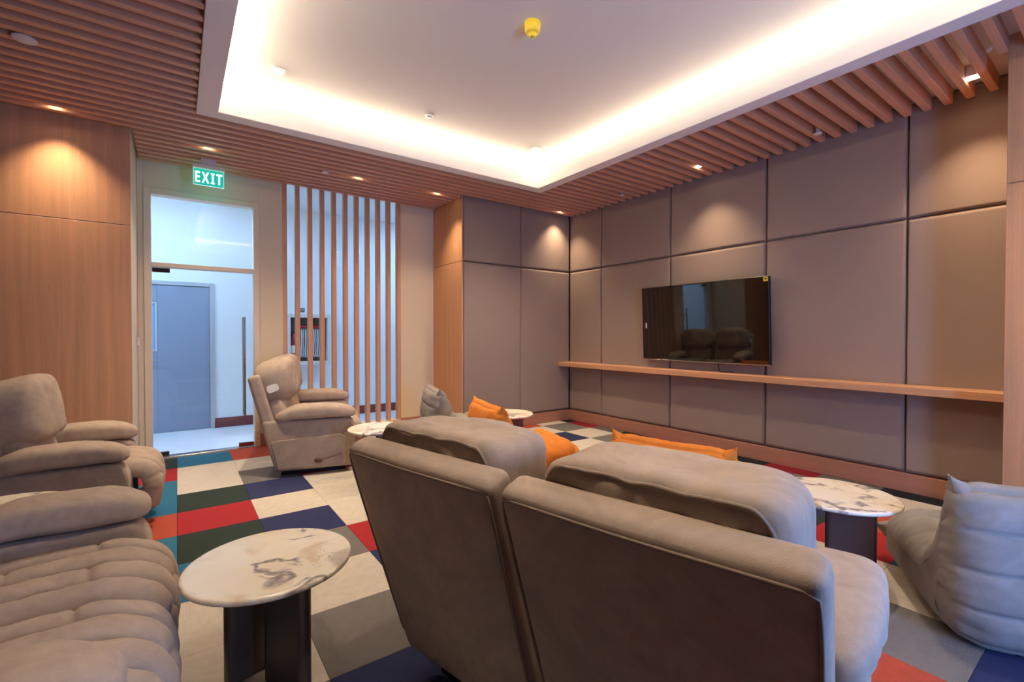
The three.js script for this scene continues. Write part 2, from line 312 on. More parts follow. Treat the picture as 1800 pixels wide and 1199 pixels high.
// ------------------------------------------------------------ glass door
{
  const d = structGroup('door_1', 'frameless glass door with transom light in a cream frame', 'door');
  const f = (...a) => cbox(...a, 0.004, 'y'), z0 = ZD - 0.12, z1 = ZD + 0.018;
  part('door_frame', merge([f(DX0, DX0 + 0.065, 0, DY, z0, z1), f(DX1 - 0.062, DX1, 0, DY, z0, z1), f(DX0 + 0.065, DX1 - 0.062, 2.94, DY, z0, z1), f(DX0 + 0.065, DX1 - 0.062, 2.14, 2.19, z0, z1 - 0.01)]), M.frame, d);
  const a = DX0 + 0.065, b = DX1 - 0.062, zg = ZD - 0.05;
  const pane = (x0, x1, y0, y1) => { const g = new THREE.PlaneGeometry(x1 - x0, y1 - y0); g.translate((x0 + x1) / 2, (y0 + y1) / 2, zg); return g; };
  part('transom_pane', pane(a, b, 2.19, 2.94), M.glass, d);
  part('glass_leaf', pane(a + 0.006, b - 0.006, 0.012, 2.134), M.glass, d);
  part('threshold', cbox(a, b, 0, 0.008, ZD - 0.12, ZD, 0.002), M.steel, d);
  part('patch_fitting', cbox(a + 0.004, a + 0.165, 2.085, 2.132, zg - 0.016, zg + 0.016, 0.003), M.chrome, d);
  part('patch_fitting', cbox(a + 0.004, a + 0.145, 0.012, 0.062, zg - 0.016, zg + 0.016, 0.003), M.chrome, d);
  part('patch_fitting', cbox(b - 0.165, b - 0.004, 0.012, 0.062, zg - 0.016, zg + 0.016, 0.003), M.chrome, d);
  const bar = [];
  for (const s of [-1, 1]) { const c = new THREE.CylinderGeometry(0.014, 0.014, 1.2, 14); c.translate(0.66, 1.0, zg + s * 0.055); bar.push(c);
    for (const y of [0.55, 1.45]) { const q = new THREE.CylinderGeometry(0.008, 0.008, 0.055, 10); q.rotateX(Math.PI / 2); q.translate(0.66, y, zg + s * 0.0275); bar.push(q); } }
  part('pull_handle', merge(bar), M.steel, d, 'long chrome pull bar');
}
// ------------------------------------------------------------ finned window
{
  const w = structGroup('window_1', 'full height glazed opening behind vertical timber fins', 'window');
  const n = 11, pitch = (FX1 - FX0 - 0.052) / (n - 1), g = cbox(-0.026, 0.026, FY0 + 0.012, YC - 0.03, -0.085, 0, 0.003, 'y');
  for (let i = 0; i < n; i++) { const m = part('fin', g, M.wood, w); m.position.set(FX0 + 0.026 + i * pitch, 0, ZD + 0.004); }
  const p = new THREE.PlaneGeometry(FX1 - FX0, YC - FY0 - 0.03); p.translate((FX0 + FX1) / 2, (YC + FY0 - 0.03) / 2, ZD - 0.12); part('pane', p, M.glass, w);
  part('sill', cbox(FX0, FX1, FY0, FY0 + 0.012, ZD - 0.16, ZD + 0.006, 0.002), M.frame, w);
}
// ------------------------------------------------------------ corridor beyond the glass
{
  const ZC = -8.15, HX0 = -3.0, HX1 = 4.6, HY = 3.42;
  const white = std(S(222, 226, 230), 0.6);
  struct('wall_corridor', merge([wallBox(HX0, HX1, 0, 3.5, ZC - 0.16, ZC), wallBox(HX0 - 0.16, HX0, 0, 3.5, ZC, ZD - 0.16), wallBox(HX1, HX1 + 0.16, 0, 3.5, ZC, ZD - 0.16)]), white, 'white painted corridor wall seen through the glass');
  struct('floor_corridor', cbox(HX0, HX1, -0.12, 0.0, ZC, ZD - 0.0, 0.002), std(S(225, 228, 232), 0.12), 'glossy white corridor floor beyond the door', 'floor');
  struct('ceiling_corridor', cbox(HX0, HX1, HY, HY + 0.06, ZC, ZD - 0.16, 0.002), white, 'white corridor ceiling beyond the glass', 'ceiling');
  struct('baseboard_corridor', merge([cbox(0.44, HX1, 0, 0.145, ZC, ZC + 0.012, 0.002), cbox(HX0, -1.0, 0, 0.145, ZC, ZC + 0.012, 0.002)]), std(S(112, 52, 52), 0.4), 'dark red corridor skirting beyond the glass', 'baseboard');
  const dr = structGroup('door_2', 'grey steel corridor door with narrow vision pane', 'door');
  const gm = std(S(136, 146, 166), 0.35);
  part('door_frame', merge([cbox(0.385, 0.44, 0, 2.14, ZC, ZC + 0.03), cbox(-0.99, -0.935, 0, 2.14, ZC, ZC + 0.03), cbox(-0.935, 0.385, 2.085, 2.14, ZC, ZC + 0.03)]), std(S(170, 174, 180), 0.4), dr);
  part('door_leaf', merge([cbox(-0.23, 0.38, 0.01, 2.08, ZC, ZC + 0.014), cbox(-0.93, -0.39, 0.01, 2.08, ZC, ZC + 0.014), cbox(-0.39, -0.23, 0.01, 1.15, ZC, ZC + 0.014), cbox(-0.39, -0.23, 1.84, 2.08, ZC, ZC + 0.014)]), gm, dr);
  part('vision_frame', merge([cbox(-0.255, -0.23, 1.15, 1.84, ZC + 0.01, ZC + 0.022), cbox(-0.39, -0.365, 1.15, 1.84, ZC + 0.01, ZC + 0.022), cbox(-0.365, -0.255, 1.815, 1.84, ZC + 0.01, ZC + 0.022), cbox(-0.365, -0.255, 1.15, 1.175, ZC + 0.01, ZC + 0.022)]), std(S(180, 184, 190), 0.4), dr);
  part('vision_pane', cbox(-0.365, -0.255, 1.175, 1.815, ZC + 0.002, ZC + 0.008), std(S(120, 170, 220), 0.08), dr, 'bluish vision pane');
  part('door_handle', tube([[-0.33, 1.03, ZC + 0.014], [-0.33, 1.03, ZC + 0.06], [-0.28, 1.03, ZC + 0.065], [-0.22, 1.03, ZC + 0.065]], 0.01, 20), M.steel, dr);
  // hose cabinet
  const hc = thing('hose_cabinet', 'recessed fire hose cabinet on the corridor wall behind the fins', 'hose cabinet', [1.73, 0.905, ZC]);
  const cf = std(S(206, 208, 206), 0.5), red = std(S(150, 34, 44), 0.5), hose = std(S(190, 196, 200), 0.8);
  part('cabinet_frame', merge([cbox(-0.33, -0.28, 0, 0.815, 0, 0.16), cbox(0.28, 0.33, 0, 0.815, 0, 0.16), cbox(-0.28, 0.28, 0.755, 0.815, 0, 0.16), cbox(-0.28, 0.28, 0, 0.05, 0, 0.16)]), cf, hc);
  part('back_panel', cbox(-0.28, 0.28, 0.05, 0.755, 0, 0.012), std(S(96, 92, 90), 0.7), hc, 'dark back of the cabinet');
  part('hose_rack', cbox(-0.16, 0.2, 0.59, 0.625, 0.05, 0.12, 0.006), red, hc, 'red hose rack bar');
  for (let i = 0; i < 11; i++) { const x = -0.14 + i * 0.031; part('hose_fold', tube([[x, 0.58, 0.085], [x + 0.004, 0.4, 0.09 + 0.012 * (i & 1)], [x - 0.003, 0.16, 0.085], [x + 0.016, 0.12, 0.085]], 0.011, 16), hose, hc); }
  part('nozzle', tube([[0.2, 0.62, 0.1], [0.215, 0.5, 0.1], [0.205, 0.36, 0.1]], 0.016, 14), std(S(60, 66, 60), 0.4), hc, 'dark hose nozzle');
  const ext = thing('fire_extinguisher', 'red fire extinguisher standing in the corridor hose cabinet', 'extinguisher', [1.505, 0.955, ZC + 0.085]);
  part('cylinder', soft(new THREE.LatheGeometry([[0.001, 0], [0.045, 0], [0.05, 0.012], [0.05, 0.34], [0.04, 0.39], [0.016, 0.42], [0.016, 0.45], [0.001, 0.45]].map((q) => new THREE.Vector2(...q)), 20)), red, ext);
  part('label_band', soft(new THREE.CylinderGeometry(0.0508, 0.0508, 0.12, 20, 1, true).translate(0, 0.2, 0)), M.plastic, ext);
  part('valve', cbox(-0.018, 0.06, 0.45, 0.48, -0.012, 0.012, 0.004), M.black, ext);
  const sg = thing('wall_sign', 'small dark notice plate above the corridor hose cabinet', 'sign', [1.65, 1.75, ZC]);
  part('plate', cbox(-0.042, 0.042, 0, 0.07, 0, 0.006, 0.001), std(S(96, 100, 92), 0.5), sg);
  part('inset', cbox(-0.034, 0.034, 0.03, 0.06, 0.006, 0.0075, 0.0005), std(S(142, 146, 136), 0.5), sg);
  // corridor ceiling lights
  for (const [x, where] of [[-1.6, 'beyond the timber block'], [0.35, 'just outside the glass door'], [3.9, 'beyond the padded block']]) {
    const l = thing('corridor_light', 'flat white ceiling light panel in the corridor ' + where, 'ceiling light', [x, HY, -6.88]);
    part('housing', cbox(-0.62, 0.62, -0.02, 0, -0.17, 0.17, 0.004), M.plastic, l);
    part('diffuser', cbox(-0.6, 0.6, -0.024, -0.018, -0.15, 0.15, 0.001), new THREE.MeshStandardMaterial({ color: 0xffffff, emissive: HALL, emissiveIntensity: 3 }), l);
    rectLight(HALL, x === 0.35 ? HALL_POWER * 0.55 : HALL_POWER * 1.5, 1.2, 0.3, [x, HY - 0.03, -6.88], [x, 0, -6.8801]);
  }
}
// ------------------------------------------------------------ shelf, television
{
  const s = thing('wall_shelf', 'long pale timber shelf running along the padded television wall', 'shelf', [4.96, 0.885, (ZB + ZP) / 2]);
  part('board', cbox(0, XW - 4.96 - 0.002, 0, 0.065, -(ZP - ZB) / 2 + 0.003, (ZP - ZB) / 2 - 0.003, 0.003, 'z'), M.wood, s);
}
{
  const t = thing('television', 'large black flat television mounted over the timber shelf', 'television', [5.09, 1.535, -3.215]);
  const k = new THREE.Group(); k.name = 'display'; k.rotation.set(0, -0.0145, 0.045); t.add(k);
  const W = 1.665, Hh = 0.95;
  part('casing', cbox(-0.012, 0.035, -Hh / 2, Hh / 2, -W / 2, W / 2, 0.004, 'z'), M.bezel, k);
  part('screen', cbox(-0.0145, -0.011, -Hh / 2 + 0.012, Hh / 2 - 0.006, -W / 2 + 0.006, W / 2 - 0.006, 0.001, 'z'), M.screen, k, 'glossy black screen');
  part('bottom_rail', cbox(-0.016, 0.0, -Hh / 2 - 0.006, -Hh / 2 + 0.008, -W / 2, W / 2, 0.002, 'z'), M.steel, k, 'thin silver bottom rail');
  part('energy_sticker', cbox(-0.0165, -0.014, Hh / 2 - 0.055, Hh / 2 - 0.008, W / 2 - 0.055, W / 2 - 0.006, 0.0005), M.yellow, k, 'small yellow sticker');
  part('paper_label', cbox(-0.0165, -0.014, -0.06, 0.01, -W / 2 + 0.055, -W / 2 + 0.075, 0.0005), M.plastic, k, 'small white label');
  part('sticker_mark', cbox(-0.0175, -0.016, Hh / 2 - 0.035, Hh / 2 - 0.022, W / 2 - 0.04, W / 2 - 0.02, 0.0004), M.black, k);
  part('wall_bracket', cbox(0.03, 0.118, -0.2, 0.2, -0.3, 0.3, 0.004), M.black, t);
  const cable = tube([[5.12, 1.12, -2.98], [5.11, 1.06, -2.97], [5.105, 1.0, -2.965], [5.11, 0.959, -2.95], [5.14, 0.957, -2.9], [5.17, 0.957, -2.82]], 0.006, 30); cable.translate(-5.09, -1.535, 3.215);
  part('power_cable', cable, M.black, t, 'black power cable hanging to the shelf');
}
// ------------------------------------------------------------ exit sign
{
  const e = thing('exit_sign', 'green illuminated EXIT sign hanging above the glass door', 'exit sign', [0.288, 3.0, -6.05]);
  part('mount', cbox(-0.07, 0.07, 0.222, 0.29, -0.03, 0.03, 0.004), M.plastic, e);
  part('housing', cbox(-0.147, 0.147, 0.175, 0.224, -0.035, 0.035, 0.006), M.plastic, e);
  const green = new THREE.MeshStandardMaterial({ color: S(10, 130, 116), emissive: S(8, 158, 142), emissiveIntensity: 0.75, roughness: 0.3 });
  part('panel', cbox(-0.137, 0.137, 0.005, 0.176, -0.006, 0.006, 0.003), green, e, 'glowing green panel');
  part('panel_edge', merge([cbox(-0.139, 0.139, 0.002, 0.006, -0.007, 0.007, 0.001), cbox(-0.14, -0.136, 0.004, 0.176, -0.007, 0.007, 0.001), cbox(0.136, 0.14, 0.004, 0.176, -0.007, 0.007, 0.001)]), new THREE.MeshStandardMaterial({ color: 0xffffff, emissive: S(120, 220, 210), emissiveIntensity: 0.7 }), e);
  const font = await new FontLoader().loadAsync('fonts/droid/droid_sans_bold.typeface.json');
  const lit = new THREE.MeshStandardMaterial({ color: 0xffffff, emissive: S(214, 250, 248), emissiveIntensity: 0.95 });
  let x = 0;
  const widths = [], gs = [...'EXIT'].map((c) => { const g = new TextGeometry(c, { font, size: 0.118, depth: 0.003, curveSegments: 6 }); g.computeBoundingBox(); const b = g.boundingBox; g.translate(-b.min.x, -b.min.y, 0); g.scale(0.66, 1, 1); widths.push(b.max.x - b.min.x); return g; });
  const total = widths.reduce((a, b) => a + b, 0) + 3 * 0.015; x = -total / 2;
  gs.forEach((g, i) => { g.translate(x, 0.03, 0.006); part('letter', boxUV(g), lit, e); const r = g.clone(); r.rotateY(Math.PI); part('letter', boxUV(r), lit, e); x += widths[i] + 0.015; });
  for (const sx of [-0.118, 0.118]) { const c = new THREE.CylinderGeometry(0.005, 0.005, 0.018, 10); c.rotateX(Math.PI / 2); c.translate(sx, 0.018, 0); part('screw', c, M.plastic, e); }
  rectLight(S(60, 240, 205), 1.1, 0.27, 0.17, [0.288, 3.09, -6.038], [0.288, 3.09, 0]);
  rectLight(S(60, 240, 205), 1.6, 0.27, 0.17, [0.288, 3.09, -6.062], [0.288, 3.09, -9]);
}
// ------------------------------------------------------------ downlights and ceiling devices
{
  const gap = (k) => -0.727 - 0.132 * k - 0.092;
  const lens = new THREE.MeshStandardMaterial({ color: 0xffffff, emissive: new THREE.Color(1, 0.82, 0.6), emissiveIntensity: 9 });
  const spots = [[-0.825, 35, 'before the left timber wall'], [0.269, 37, 'above the exit sign and glass door'], [1.811, 37, 'above the finned window'], [2.88, 37, 'beside the timber end of the padded block'],
    [4.881, 35, 'in the corner of the padded walls'], [4.866, 17, 'above the television'], [4.866, 0, 'beside the timber pier']];
  for (const [x, k, where] of spots) {
    const z = gap(k), d = thing('downlight', 'small warm downlight between ceiling slats ' + where, 'downlight', [x, 3.318, z], 0);
    part('housing', cbox(-0.039, 0.039, 0.006, 0.092, -0.038, 0.038, 0.003), M.plastic, d);
    part('lens', cbox(-0.036, 0.036, 0.0, 0.006, -0.035, 0.035, 0.001), lens, d, 'glowing lens');
    const s = new THREE.SpotLight(SPOT, SPOT_POWER, 0, 0.82, 0.75, 2); s.position.set(x, 3.312, z); s.target.position.set(x, 0, z); s.castShadow = true; s.shadow.radius = 2; scene.add(s, s.target);
  }
  const disc = (name, label, cat, x, y, z, r, h, rim) => {
    const t = thing(name, label, cat, [x, y, z]);
    part('cover', soft(new THREE.LatheGeometry([[0.0005, 0], [r * 0.8, 0], [r, h * 0.35], [r, h], [0.0005, h]].map((q) => new THREE.Vector2(...q)), 28)), M.plastic, t);
    if (rim) part('stem', soft(new THREE.CylinderGeometry(r * 0.55, r * 0.55, rim, 18).translate(0, h + rim / 2, 0)), M.plastic, t);
  };
  disc('ceiling_speaker', 'round flat white disc under the slats over the left recliners', 'ceiling device', -0.785, 3.275, -4.27, 0.062, 0.014, 0.12);
  disc('sprinkler_cover', 'small round white cap under the slats before the finned window', 'ceiling device', 1.41, 3.27, -5.67, 0.036, 0.016, 0.12);
  disc('sprinkler_cover', 'small round white cap under the slats left of the television', 'ceiling device', 4.9, 3.268, gap(26), 0.036, 0.016, 0.12);
  disc('sprinkler_cover', 'small round white cap under the slats right of the television', 'ceiling device', 4.9, 3.272, gap(8), 0.036, 0.016, 0.12);
  disc('sprinkler_cover', 'small round white cap on the raised ceiling field', 'ceiling device', 2.035, YU - 0.02, -4.23, 0.036, 0.02, 0);
  const squareLens = new THREE.MeshStandardMaterial({ color: 0xffffff, emissive: new THREE.Color(1, 0.86, 0.68), emissiveIntensity: 6 });
  for (const [x, z, w] of [[0.692, -4.245, 'over the sofa with the tag'], [3.40, -4.255, 'near the corner of the padded walls'], [0.692, -0.72, 'over the sofa that faces the television'], [3.40, -0.72, 'over the large grey quilted chair']]) {
    const t = thing('square_downlight', 'square white downlight on the raised ceiling field ' + w, 'downlight', [x, YU, z]);
    part('trim_plate', cbox(-0.045, 0.045, -0.014, 0, -0.045, 0.045, 0.003), M.plastic, t);
    part('lens', cbox(-0.03, 0.03, -0.018, -0.012, -0.03, 0.03, 0.002), squareLens, t, 'glowing square lens');
    const l = new THREE.SpotLight(new THREE.Color(1.0, 0.82, 0.62), z < -2 ? FIELD_POWER : FIELD_POWER * 0.5, 0, 0.95, 0.8, 2); l.position.set(x, YU - 0.024, z); l.target.position.set(x, 0, z); l.castShadow = true; l.shadow.radius = 3; scene.add(l, l.target);
  }
  const t = thing('smoke_detector', 'yellow capped smoke detector on the raised ceiling field', 'smoke detector', [2.025, YU, -2.565]);
  const L = (pts, n = 32) => soft(new THREE.LatheGeometry(pts.map((q) => new THREE.Vector2(...q)), n));
  part('dust_cap', L([[0.0005, -0.075], [0.044, -0.072], [0.053, -0.05], [0.056, 0], [0.0005, 0]]), M.yellow, t, 'yellow plastic dust cap');
  part('cap_nub', L([[0.0005, -0.098], [0.018, -0.098], [0.022, -0.09], [0.022, -0.076], [0.034, -0.072], [0.0005, -0.07]]), M.yellow, t);
}
// switch box by the door
{
  const t = thing('wall_switch', 'small white door release box on the beige return', 'switch', [XLB, 1.27, -6.36]);
  part('box', cbox(0, 0.022, 0, 0.055, -0.03, 0.03, 0.003), M.plastic, t); part('clip', cbox(0, 0.016, 0.055, 0.09, -0.01, 0.01, 0.003), M.plastic, t);
}
// ------------------------------------------------------------ side tables
function marble(o) {
  return texture(512, 512, 0.64, 0.64, (u, v) => {
    const x = u * 3.2 + o * 13.1, y = v * 3.2 + o * 7.7;
    const wx = x + 0.7 * fbm(x * 0.9, y * 0.9, o, 4), wy = y + 0.7 * fbm(x * 0.9 + 31, y * 0.9, o + 9, 4);
    const cloud = fbm(wx * 0.8, wy * 1.3, o + 3, 5), rust = smooth(0.05, 0.4, fbm(wx * 1.1 + 5, wy * 0.7, o + 17, 4));
    const r1 = Math.abs(fbm(wx * 0.55 + wy * 0.4, wy * 0.9 - wx * 0.3, o + 23, 5)), m1 = smooth(0.0, 0.22, fbm(wx * 0.7, wy * 0.7, o + 41, 3));
    const r2 = Math.abs(fbm(wx * 1.3 - wy * 0.5, wy * 1.5, o + 57, 4)), m2 = smooth(-0.05, 0.25, fbm(wx * 0.5 + 9, wy * 0.5, o + 71, 3));
    const vein = Math.max((1 - smooth(0.012, 0.05 + 0.05 * m1, r1)) * m1, 0.75 * (1 - smooth(0.004, 0.022, r2)) * m2) * (0.7 + 0.5 * fbm(x * 9, y * 9, o, 3));
    const a = [246 + 8 * cloud, 235 + 14 * cloud, 213 + 22 * cloud], c = [206, 168, 122], g = [128, 116, 118];
    return [0, 1, 2].map((i) => { const base = lerp(a[i], c[i], 0.55 * rust); return lerp(base, g[i], clamp(vein * 1.1)); });
  });
}
const topGeo = (() => {
  const r = 0.3, pts = [[0.0005, 0.478], [r - 0.012, 0.478], [r - 0.003, 0.481], [r, 0.488], [r - 0.0015, 0.495], [r - 0.006, 0.4985], [r - 0.014, 0.5], [0.0005, 0.5]];
  const g = new THREE.LatheGeometry(pts.map((q) => new THREE.Vector2(...q)), 72); g.deleteAttribute('uv'); const m = mergeVertices(g, 1e-5); m.computeVertexNormals();
  const p = m.attributes.position, uv = new Float32Array(p.count * 2); for (let i = 0; i < p.count; i++) { uv[2 * i] = p.getX(i) + 0.32; uv[2 * i + 1] = p.getZ(i) + 0.32; } m.setAttribute('uv', new THREE.BufferAttribute(uv, 2)); return m;
})();
const slabGeo = (() => { const g = extrude([[-0.115, -0.028], [0.115, -0.028], [0.115, 0.028], [-0.115, 0.028]], 0.47, 0.003, 0.028, 2); g.rotateX(-Math.PI / 2); g.translate(0, 0.243, 0); return boxUV(soft2(g), 'y'); })();
function soft2(g) { g.computeVertexNormals(); return g; }
function sideTable(x, z, turn, seedN, label, legs = [[-0.06, -0.115, 0.45], [0.056, 0.05, -0.95]]) {
  const t = thing('side_table', label, 'side table', [x, 0, z], turn, 'round marble side tables');
  part('table_top', topGeo, std(0xffffff, 0.18, { map: marble(seedN) }), t, 'cream marble top with grey veins');
  for (const [lx, lz, r] of legs) { const m = part('pedestal_slab', slabGeo, M.leg, t, 'dark metal slab leg'); m.position.set(lx, 0, lz); m.rotation.y = r; }
}
sideTable(0.293, -2.035, -0.143, 1.0, 'round cream marble side table behind the two seat sofa beside the near recliner');
sideTable(2.985, -1.04, -1.236, 2.3, 'round cream marble side table between the sofa and the large grey quilted chair', [[0.07, 0.05, 0], [-0.155, 0.0, 1.35]]);
sideTable(3.02, -4.29, 0.3, 3.1, 'round cream marble side table before the padded corner wall behind an orange chair');
sideTable(1.57, -4.33, 0.9, 4.6, 'round cream marble side table beside the recliner at the fins');
sideTable(-0.75, -3.40, 0.2, 5.2, 'round cream marble side table between the two left recliners');

// ------------------------------------------------------------ recliners and sofa
// tufted pad swept along a side profile, padded in lengthwise channels
function tuftedPad(path, width, channels, rows, puff, thick, sag = 0.0) {
  const curve = new THREE.CatmullRomCurve3(path.map(([x, y]) => new THREE.Vector3(x, y, 0)), false, 'centripetal');
  const ns = 80, nz = 80, pos = [], idx = [], top = [];
  const pts = curve.getSpacedPoints(ns);
  for (let i = 0; i <= ns; i++) {
    const t = new THREE.Vector3().subVectors(pts[Math.min(ns, i + 1)], pts[Math.max(0, i - 1)]).normalize(), n = new THREE.Vector3(-t.y, t.x, 0);
    const s = i / ns;
    for (let j = 0; j <= nz; j++) {
      const u = j / nz * 2 - 1, z = u * width / 2;
      const c = (j / nz * channels), fc = Math.abs((c % 1) - 0.5) * 2, seamC = 1 - Math.pow(fc, 2.4);
      const odd = Math.floor(clamp(c, 0, channels - 0.001)) & 1;
      const q = s * rows + (odd ? 0.5 : 0), fr = Math.abs(((q % 1) + 1) % 1 - 0.5) * 2, seamR = 1 - Math.pow(fr, 16);
      const edge = Math.pow(Math.abs(u), 7), ends = smooth(0, 0.05, s) * smooth(0, 0.05, 1 - s);
      const tuft = Math.pow(fc, 3) * Math.pow(fr, 3);
      let h = puff * (0.78 * Math.pow(clamp(seamC), 0.5) + 0.22 * Math.pow(clamp(seamR), 0.6)) * ends - edge * thick * 0.85 - tuft * 0.012 - (1 - ends) * thick * 0.5;
      h += 0.004 * N(s * 26, z * 30, width) + 0.005 * Math.pow(fc, 2) * N(s * 70, z * 9, 4) - sag * (1 - u * u);
      const zz = z * (1 - 0.02 * edge) + 0.006 * edge * Math.sign(u) * N(s * 40, 3, u);
      top.push([pts[i].x + n.x * h, pts[i].y + n.y * h, zz, pts[i].x - n.x * thick, pts[i].y - n.y * thick]);
    }
  }
  const row = nz + 1;
  for (const v of top) pos.push(v[0], v[1], v[2]);
  for (const v of top) pos.push(v[3], v[4], v[2] * 0.96);
  const O = top.length, quad = (a, b, c, d) => idx.push(a, b, c, a, c, d);
  for (let i = 0; i < ns; i++) for (let j = 0; j < nz; j++) { const a = i * row + j; quad(a, a + 1, a + row + 1, a + row); quad(O + a, O + a + row, O + a + row + 1, O + a + 1); }
  for (let i = 0; i < ns; i++) { const a = i * row, b = i * row + nz; quad(a, a + row, O + a + row, O + a); quad(b, O + b, O + b + row, b + row); }
  for (let j = 0; j < nz; j++) { const b = ns * row + j; quad(j, O + j, O + j + 1, j + 1); quad(b, b + 1, O + b + 1, O + b); }
  const g = new THREE.BufferGeometry(); g.setAttribute('position', new THREE.Float32BufferAttribute(pos, 3)); g.setIndex(idx); g.computeVertexNormals();
  return boxUV(g);
}
// one leaning back: board with piping, lumbar cushion, headrest
function addBack(parent, zc, w, o) {
  const a = Math.atan(o.lean), h = (o.top - o.bottom) / Math.cos(a), th = 0.11;
  const at = (u, v, z) => [o.xt + Math.sin(a) * (h - v) + Math.cos(a) * u, o.bottom + Math.cos(a) * v + Math.sin(a) * u, zc + z];   // u out of the board, v up along it
  const rot = (g, u, v) => { g.rotateZ(a); const c = at(u, v, 0); g.translate(...c); return g; };
  let board = new RoundedBoxGeometry(th, h, w, 4, 0.032);
  { const p = board.attributes.position; }
  const bb = new THREE.BoxGeometry(2, 2, 2, 10, 26, 26), bp = bb.attributes.position;
  for (let i = 0; i < bp.count; i++) {                              // rounded board, slightly crowned on its outer face
    const X = bp.getX(i), Y = bp.getY(i), Z = bp.getZ(i), r = 0.034, hx = th / 2, hy = h / 2, hz = w / 2;
    const sp = (t) => Math.sign(t) * (1 - Math.pow(1 - Math.abs(t), 1.7));
    let x = X * hx, y = sp(Y) * hy, z = sp(Z) * hz;
    const cx = clamp(x, -hx + r, hx - r), cy = clamp(y, -hy + r, hy - r), cz = clamp(z, -hz + r, hz - r), d = Math.hypot(x - cx, y - cy, z - cz);
    if (d > 0) { x = cx + (x - cx) / d * r; y = cy + (y - cy) / d * r; z = cz + (z - cz) / d * r; }
    if (X < -0.99) x -= 0.012 * (1 - (y / hy) ** 2) * (1 - (z / hz) ** 2) + 0.004 * N(y * 3, z * 3, zc + w);
    z *= 1 + 0.02 * (y / hy);
    bp.setXYZ(i, x, y, z);
  }
  const back = part('backrest', rot(soft(bb, 'y'), th / 2, h / 2), M.suede, parent);
  const e = 0.026, pz = (w / 2 - 0.012);
  part('piping', merge([-1].map(() => tube([at(0.004, 0.1, -pz * 0.98), at(0.002, h * 0.5, -pz), at(0.006, h - 0.05, -pz * 1.015), at(0.008, h - e - 0.004, -pz * 1.0), at(0.004, h - e, -pz * 0.93), at(-0.001, h - e, 0), at(0.004, h - e, pz * 0.93), at(0.008, h - e - 0.004, pz), at(0.006, h - 0.05, pz * 1.015), at(0.002, h * 0.5, pz), at(0.004, 0.1, pz * 0.98)], 0.0045, 90))), M.piping, back);
  // lumbar cushion
  const lum = cushion(0.2, 0.36, w * 0.9, 3.4, [10, 16, 24], (v) => { v.x += 0.015 * Math.cos(v.z / w * 9); return v; }, 0.004);
  part('lumbar_cushion', rot(lum.geo, th + 0.06, o.seat - o.bottom + 0.13), M.suede, parent);
  // headrest
  const hw = w * (o.headWide ?? 0.94), hh = o.head ?? 0.40;
  const def = (v, c) => {
    v.y += (o.dome ?? 0.010) * (1 - c.z * c.z) * (c.y > 0 ? 1 : 0.3) + 0.014 * N(v.z * 5 + zc * 3, 2.2, o.top);
    v.x += 0.035 * (1 - c.z * c.z) * (c.x > 0 ? 1 : 0) - 0.012 * Math.max(0, c.x) * Math.pow(Math.abs(Math.sin(v.z / hw * Math.PI * 2)), 8);
    const gather = Math.pow(Math.abs(c.z), 4); v.y *= 1 - 0.05 * gather; v.x += 0.006 * gather * N(v.y * 40, v.x * 20, zc);
    v.x += (o.tip ? 0.055 : 0.02) * c.y; v.y -= (o.tip ?? 0) * c.x * Math.max(0, c.y);
    const fold = 1 - Math.abs(N(v.z * 7 + v.y * 6 + zc * 9, v.y * 2.2 + o.top, 5.5)) * 2.6; v.x += Math.sign(c.x) * 0.010 * Math.max(0, fold) * (1 - Math.pow(Math.abs(c.z), 6)); v.y -= 0.004 * Math.max(0, fold) * Math.max(0, c.y);
    return v;
  };
  const head = cushion(o.headThick ?? 0.25, hh, hw, o.puff ?? 4.2, [18, 26, 44], def, 0.005);
  const hv = h - hh / 2 + o.rise, hu = th + 0.085;
  const hm = part('headrest', rot(head.geo, hu, hv), M.suede, parent);
  const sew = []; for (let i = 0; i <= 24; i++) { const t = i / 24 * 2 - 1, s = Math.abs(t) > 0.8 ? (Math.abs(t) - 0.8) / 0.2 : 0; const p = head.at(new THREE.Vector3(-1, 0.985 - 0.5 * s * s, t)); sew.push(p); }
  sew.forEach((q) => { q.x -= 0.005; q.y += 0.004; }); const tg = tube(sew, 0.0055, 90); part('headrest_seam', rot(tg, hu, hv), M.piping, hm);
  return back;
}
const outerX = (o, y) => o.xt + o.lean * (o.top - y);
function addArm(parent, side, zc, o) {                               // side -1 / 1
  const body = extrude([[o.back + 0.1, 0.06, 0.02], [o.front - 0.02, 0.06, 0.02], [o.front, 0.46, 0.06], [o.front - 0.05, 0.55, 0.06], [o.back - 0.02, 0.56, 0.05], [o.back, 0.42, 0.08]], o.w, 0.03, 0.05, 4);
  body.translate(0, 0, zc); const b = part('arm_body', body, M.suede, parent);
  const inset = extrude([[o.back + 0.125, 0.085, 0.02], [o.front - 0.10, 0.085, 0.02], [o.front - 0.095, 0.40, 0.11], [o.back + 0.06, 0.36, 0.04]], 0.016, 0.006, 0.05, 3);
  inset.translate(0, 0, zc + side * (o.w / 2)); part('side_panel', inset, M.suede, b);
  const len = o.front - o.back - 0.1;
  const pad = cushion(len, 0.155, o.w + 0.08, 3.2, [34, 14, 18], (v, c) => { v.y += 0.02 * (1 - c.x * c.x) - 0.03 * smooth(0.4, 1, -c.x) - 0.012 * smooth(0.5, 1, c.x); if (c.y < 0) v.y *= 0.75; v.z += 0.006 * N(v.x * 26, 1, side) * Math.abs(c.x); return v; }, 0.0045);
  pad.geo.translate((o.front + o.back) / 2 + 0.045, 0.602, zc + side * 0.012); part('arm_pad', pad.geo, M.suede, parent);
}
